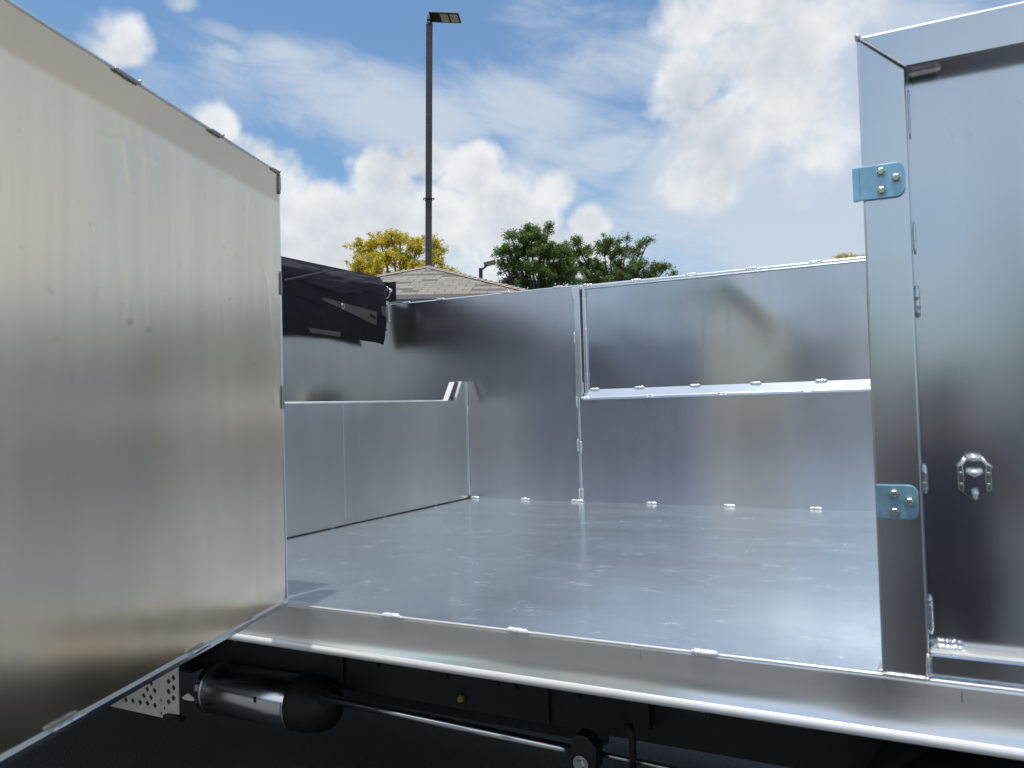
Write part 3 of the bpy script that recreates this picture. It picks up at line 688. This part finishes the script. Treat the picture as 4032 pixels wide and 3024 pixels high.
# floodlight head: slab tilted, seen from below, two lens panels
hr = Matrix.Rotation(.4849+R(-12), 4, 'Z') @ Matrix.Translation((0,0,zt+.20)) @ Matrix.Rotation(R(8), 4, 'Y') @ Matrix.Rotation(R(-16), 4, 'X')
def head(mb, name, m, bevel=.008):
    o = mb.build(name, m, lamp, bevel=bevel); o.matrix_local = hr; return o
m = MB(); m.box((.02,-.20,.0), (.88,.18,.045)); head(m, 'lamp_head', BLACK, .015)
m = MB(); m.box((-.05,-.05,-.10), (.08,.06,.07)); head(m, 'knuckle', BLACK, .015)
m = MB(); m.box((.12,-.10,.045), (.38,.14,.125)); head(m, 'driver_box', BLACK, .015)
m = MB(); m.tube([(.27,-.105,.085),(.27,-.125,.085)], .035, 14); head(m, 'photocell', plain('cell_grey', (.35,.42,.42), .3), 0)
for x in (.34, .615):
    m = MB(); m.box((x,-.165,-.006), (x+.225,.145,.001)); head(m, 'lens', LENS, .004)
# second lamp far behind
L2 = at(1893, 1100, 55); l2 = empty('lamp_post', (L2.x, L2.y, 0)); tag(l2, 'small distant maroon lamp post with angled flat head right of the roof', 'lamp post')
z2 = at(1893, 1056, 55).z
m = MB(); m.box((-.13,-.13,0),(.13,.13,z2)); o = m.build('pole', MAROON, l2); o.matrix_local = Matrix.Rotation(.4849, 4, 'Z')
m = MB(); m.tube([(.0,0,z2-.12),(.25,0,z2+.02),(.42,0,z2+.22)], [.07,.07,.06], 8); o = m.build('arm', MAROON, l2); o.matrix_local = Matrix.Rotation(.4849, 4, 'Z')
m = MB(); m.box((-.42,-.26,-.05),(.42,.26,.05)); o = m.build('lamp_head', LENS, l2, bevel=.03); o.matrix_local = Matrix.Rotation(.4849, 4, 'Z') @ Matrix.Translation((.62,0,z2+.36)) @ Matrix.Rotation(R(-14), 4, 'Y') @ Matrix.Rotation(R(-30), 4, 'X')

# ------------------------------------------------------------------ trees
def leafmat(name, c1, c2, c3):
    m, t, b = mat(name)
    inf = t.add('ShaderNodeObjectInfo'); co = t.add('ShaderNodeTexCoord').outputs['Object']
    n = t.noise(co, 1.3, 3, .6); n2 = t.noise(co, 9, 2, .5)
    c = t.mix(t.mapr(n, .35, .65), c1+(1,), c2+(1,)); c = t.mix(t.mapr(n2, .45, .7), c, c3+(1,))
    t.put(b.inputs['Base Color'], c); b.inputs['Roughness'].default_value = .5
    tr_ = t.add('ShaderNodeBsdfTranslucent'); t.put(tr_.inputs[0], t.mix(.5, c, (c3[0]*1.3, c3[1]*1.3, c3[2]*.6, 1)))
    mx = t.add('ShaderNodeMixShader'); mx.inputs[0].default_value = .35
    t.l.new(b.outputs[0], mx.inputs[1]); t.l.new(tr_.outputs[0], mx.inputs[2]); t.l.new(mx.outputs[0], t.n['Material Output'].inputs[0])
    return m
BARK = plain('bark', (.09,.075,.06), .9, 0, .02, 8, .3)
def tree(name, label, dist, base_u, clumps, lm, leaf=.085, per=900, dense=1.0, group=None, droop=0):
    rng = random.Random(hash(label) % 9999 if False else len(label)*13+int(base_u))
    B = at(base_u, 1400, dist); root = empty(name, (B.x, B.y, 0)); tag(root, label, 'tree', group)
    tr = MB(); pts = []
    cs = []
    for u, v, ru, rv in clumps:
        dd = dist + rng.uniform(-1, 1)*1.0*ru/FPX*dist
        P = at(u, v, dd) - Vector((B.x, B.y, 0)); cs.append((P, ru/FPX*dist, rv/FPX*dist))
    cz = sum(c[0].z for c in cs)/len(cs); fork = cz*.55
    tr.tube([(0,0,0),(.03,.02,fork*.5),(0,0,fork)], [.20,.15,.12], 10)
    lf = MB()
    for P, rx, rz in cs:
        mid = Vector((P.x*.45, P.y*.45, fork+(P.z-fork)*.6))
        tr.tube([(0,0,fork*.9), mid, P], [.085,.05,.018], 6)
        twigs = []
        for k in range(int(12*dense)+3):
            th = rng.uniform(0, 2*math.pi); ph = rng.uniform(-.5, 1.3)
            e = P+Vector((math.cos(th)*math.cos(ph)*rx, math.sin(th)*math.cos(ph)*rx, math.sin(ph)*rz))*rng.choice((.7,.9,1.05,1.3,1.5))
            if droop: e.z -= droop*rng.random()*rz
            m_ = P.lerp(e, .5)+Vector((rng.uniform(-.06,.06), rng.uniform(-.06,.06), rng.uniform(0,.08)))
            tr.tube([P, m_, e], [.014,.009,.004], 4, cap=False)
            twigs.append((P, m_, e))
        nl_ = int(2.6*per*dense*(rx*rz)/.25)
        for k in range(nl_):
            a, m_, e = rng.choice(twigs); f = rng.random()**.6
            p = a.lerp(m_, f*2) if f < .5 else m_.lerp(e, f*2-1)
            sp = .045+.085*(1-f)
            p = p+Vector((rng.gauss(0,sp), rng.gauss(0,sp), rng.gauss(0,sp)))
            d1 = Vector((rng.gauss(0,1), rng.gauss(0,1), rng.gauss(0,.7)-.3*droop)).normalized(); d2 = d1.cross(Vector((rng.gauss(0,1), rng.gauss(0,1), rng.gauss(0,1)))).normalized()
            L = leaf*rng.uniform(.6, 1.3); wd = L*.42
            lf.quad(p-d1*L*.5, p+d2*wd*.5, p+d1*L*.5, p-d2*wd*.5)
    tr.build('trunk', BARK, root, fix=False); lf.build('crown', lm, root, fix=False)
    return root
YEL = leafmat('yellow_leaves', (.80,.56,.05), (.68,.56,.06), (.40,.44,.06))
GRN = leafmat('green_leaves', (.08,.14,.035), (.10,.19,.045), (.16,.24,.05))
ycl = [(1430,990,55,40),(1500,960,60,38),(1575,950,60,32),(1640,980,60,40),(1440,1060,60,50),(1520,1030,75,50),(1600,1040,75,50),(1400,1060,45,35),(1385,1100,30,25),(1475,1105,70,45),(1560,1110,80,45),(1650,1060,60,50),
       (1715,965,22,32),(1740,985,18,14),(1710,1020,30,40),(1760,1075,45,25),(1700,1090,60,40),(1620,1120,80,40),(1440,1150,70,40),(1540,925,30,14),(1820,1100,20,12),(1580,1200,170,60)]
tree('yellow_tree', 'yellow leaved tree behind the shingled roof', 30, 1580, ycl, YEL, .085, 1150, 1.0, None, .5)
gcl = [(2090,910,40,22),(2070,950,50,35),(2130,940,45,35),(2015,935,28,20),(2000,985,45,30),(1965,1000,22,16),(2060,1005,60,45),(2130,1000,60,45),(2185,1010,45,45),(2030,1060,50,40),(2100,1065,75,50),(2180,1070,60,50),
       (2000,1110,35,25),(2060,1120,70,40),(2150,1130,80,40),(2220,1100,40,45),(2160,900,16,18),(1975,1050,16,20),(2235,1040,40,40),(2225,1000,25,20),(2110,1200,150,70)]
tree('green_tree', 'dark green bushy tree standing right of the small distant lamp', 31, 2110, gcl, GRN, .085, 1250, 1.0, 'green trees behind the truck')
gcl = [(2270,960,40,25),(2310,1000,40,30),(2265,1010,45,35),(2400,960,50,25),(2380,1000,55,35),(2450,1000,45,35),(2300,1060,60,40),(2370,1070,70,40),(2450,1060,65,40),(2500,1000,25,30),(2525,970,20,22),(2552,950,22,14),(2510,1060,45,35),
       (2570,1070,45,28),(2620,1060,25,16),(2650,1085,22,12),(2240,1090,40,30),(2330,1110,80,40),(2460,1110,90,35),(2560,1100,60,25),(2470,945,14,14),(2420,1200,190,70)]
tree('green_tree', 'wider green tree whose right branches reach out over the far wall', 33, 2420, gcl, GRN, .085, 1000, .9, 'green trees behind the truck')
tree('yellow_tree', 'yellowish treetop just showing over the far wall beside the post', 45, 3340, [(3315,1015,25,10),(3350,1017,30,12),(3330,1060,70,35),(3330,1120,90,50)], YEL, .1, 600, .8)

# what stands behind the photographer and shows, blurred, in the metal
bh = empty('storage_building', (-17, -27, 0)); tag(bh, 'long low grey metal building across the parking lot behind the photographer', 'building')
BW = plain('ribbed_grey_cladding', (.16,.15,.17), .7, 0, .01, 3, .15)
m = MB(); m.box((-16,-5,0), (14,5,3.3)); m.build('wall', BW, bh, bevel=.02)
m = MB(); m.extrude([(-5.3,3.3),(5.3,3.3),(5.3,3.45),(0,4.1),(-5.3,3.45)], 'x', -16.3, 14.3); m.build('roof', DARKGREY, bh)
for x in (-12, -6, 0, 6, 11):
    box('roller_door', (x-1.4, 5.01, .02), (x+1.4, 5.05, 2.6), plain('roller_door_paint', (.28,.28,.30), .5), bh)
def round_tree(x, y, h, r, label):
    root = empty('round_tree', (x, y, 0)); tag(root, label, 'tree', 'trees across the parking lot'); rng = random.Random(int(h*100))
    tr = MB(); tr.tube([(0,0,0),(0,0,h*.35),(.05,0,h*.6)], [.18,.14,.08], 10); lf = MB()
    for k in range(9000):
        d = Vector((rng.gauss(0,1), rng.gauss(0,1), rng.gauss(0,1))).normalized(); q = rng.random()**.45
        rr = r*(1+.22*noise.noise(d*2.1+Vector((h, 0, 0)))+.1*noise.noise(d*6))
        p = Vector((0,0,h-r*.95))+d*rr*q
        a = Vector((rng.gauss(0,1), rng.gauss(0,1), rng.gauss(0,1))).normalized(); b = a.cross(d).normalized(); L = .13*rng.uniform(.7, 1.3)
        lf.quad(p-a*L*.5, p+b*L*.25, p+a*L*.5, p-b*L*.25)
    tr.build('trunk', BARK, root, fix=False); lf.build('crown', GRN, root, fix=False)
round_tree(-12.0, -17.0, 4.5, 1.9, 'small round green tree nearest the grey building')
round_tree(-7.2, -21.0, 5.2, 2.1, 'taller round green tree right of the small one')
round_tree(3.5, -24.0, 5.6, 2.4, 'wide round green tree past the end of the grey building')

# the photographer, whose dark reflection shows in the recessed panel
SKIN = plain('skin', (.42,.22,.16), .5, 0, 0, 30, .06); CLOTH = fabric('navy_shirt', (.022,.036,.085)); HAIR = plain('dark_hair', (.02,.014,.01), .6, 0, .002, 80, .3)
def skinned(name, pts, edges, radii, m, parent, root=0):
    me = bpy.data.meshes.new(name); me.from_pydata(pts, edges, []); o = bpy.data.objects.new(name, me); COL.objects.link(o)
    sk = o.modifiers.new('skin', 'SKIN'); sk.use_smooth_shade = True
    ss = o.modifiers.new('sub', 'SUBSURF'); ss.levels = 2; ss.render_levels = 2
    lay = me.skin_vertices[0].data if me.skin_vertices else None
    if lay is None:
        bm = bmesh.new(); bm.from_mesh(me); bm.verts.layers.skin.verify(); bm.to_mesh(me); bm.free(); lay = me.skin_vertices[0].data
    for i, r in enumerate(radii): lay[i].radius = r if hasattr(r, '__len__') else (r, r); lay[i].use_root = (i == root)
    me.materials.append(m); o.parent = parent
    return o
ph = empty('person', (.04, -2.02, 0)); ph.rotation_euler = (0, 0, R(8)); tag(ph, 'person in a navy shirt holding a phone up to photograph the truck', 'person')
P_ = [(0,0,.95),(0,.0,1.12),(0,.01,1.32),(0,0,1.44),(0,.02,1.53),(0,.03,1.60),(0,.03,1.68),
 (.18,0,1.41),(.27,.06,1.17),(.17,.24,1.40),(.10,.30,1.52),(-.18,0,1.41),(-.27,.06,1.17),(-.17,.24,1.40),(-.11,.30,1.52),
 (.10,0,.88),(.11,.02,.50),(.11,-.02,.09),(.12,.12,.04),(-.10,0,.88),(-.11,.02,.50),(-.11,-.02,.09),(-.12,.12,.04)]
E_ = [(0,1),(1,2),(2,3),(3,4),(4,5),(5,6),(3,7),(7,8),(8,9),(9,10),(3,11),(11,12),(12,13),(13,14),(0,15),(15,16),(16,17),(17,18),(0,19),(19,20),(20,21),(21,22)]
R_ = [(.16,.11),(.15,.10),(.18,.11),(.12,.09),.055,(.075,.09),(.07,.085),.065,.046,.034,(.034,.02),.065,.046,.034,(.034,.02),.10,.065,.042,.04,.10,.065,.042,.04]
body = skinned('body', P_, E_, R_, SKIN, ph)
sh_ = skinned('shirt', [(0,0,.90),(0,.0,1.12),(0,.01,1.32),(0,0,1.43),(.19,0,1.41),(.255,.045,1.24),(-.19,0,1.41),(-.255,.045,1.24)], [(0,1),(1,2),(2,3),(3,4),(4,5),(3,6),(6,7)], [(.19,.14),(.175,.125),(.20,.135),(.125,.10),.085,.072,.085,.072], CLOTH, ph)
tr_ = skinned('trousers', [(0,0,.95),(.10,0,.86),(.11,.02,.50),(.11,-.01,.12),(-.10,0,.86),(-.11,.02,.50),(-.11,-.01,.12)], [(0,1),(1,2),(2,3),(0,4),(4,5),(5,6)], [(.18,.13),.115,.085,.07,.115,.085,.07], fabric('dark_jeans', (.012,.016,.028)), ph)
hr_ = MB(); hr_.grid(lambda u, v: (.088*math.cos(2*math.pi*u)*math.sin(v*1.7), .015+.10*math.sin(2*math.pi*u)*math.sin(v*1.7)-.02*v, 1.66+.10*math.cos(v*1.7)), 24, 12); hr_.build('hair', HAIR, ph, fix=False)
for sgn in (1, -1):
    for k in range(4):
        x0 = sgn*.10; z0 = 1.50+.022*k; l = (.9, 1.05, 1, .8)[k]
        skinned('finger', [(x0, .31, z0+.01), (x0-sgn*.015, .345, z0+.012), (x0-sgn*.04*l, .352, z0+.012), (x0-sgn*.055*l, .338, z0+.012)], [(0,1),(1,2),(2,3)], [.010,.0095,.0085,.007], SKIN, ph)
    skinned('thumb', [(sgn*.10, .29, 1.50), (sgn*.07, .30, 1.52), (sgn*.045, .315, 1.545)], [(0,1),(1,2)], [.013,.011,.009], SKIN, ph)
ey = MB()
for sgn in (1, -1):
    e_ = MB(); e_.tube([(sgn*.032, .105, 1.645), (sgn*.032, .116, 1.645)], [.013,.006], 10); e_.build('eye', plain('eye_white', (.5,.5,.5), .2), ph)
n_ = MB(); n_.tube([(0,.11,1.65),(0,.135,1.61),(0,.115,1.60)], [.008,.014,.008], 8); n_.build('nose', SKIN, ph)
pho = empty('phone', (0, -1.672, 1.60)); pho.rotation_euler = (0, 0, .4849); tag(pho, 'black phone held up in both hands of the photographer', 'phone')
box('phone_body', (-.082, -.004, -.02), (.082, .004, .058), BLACK, pho, bevel=.003)
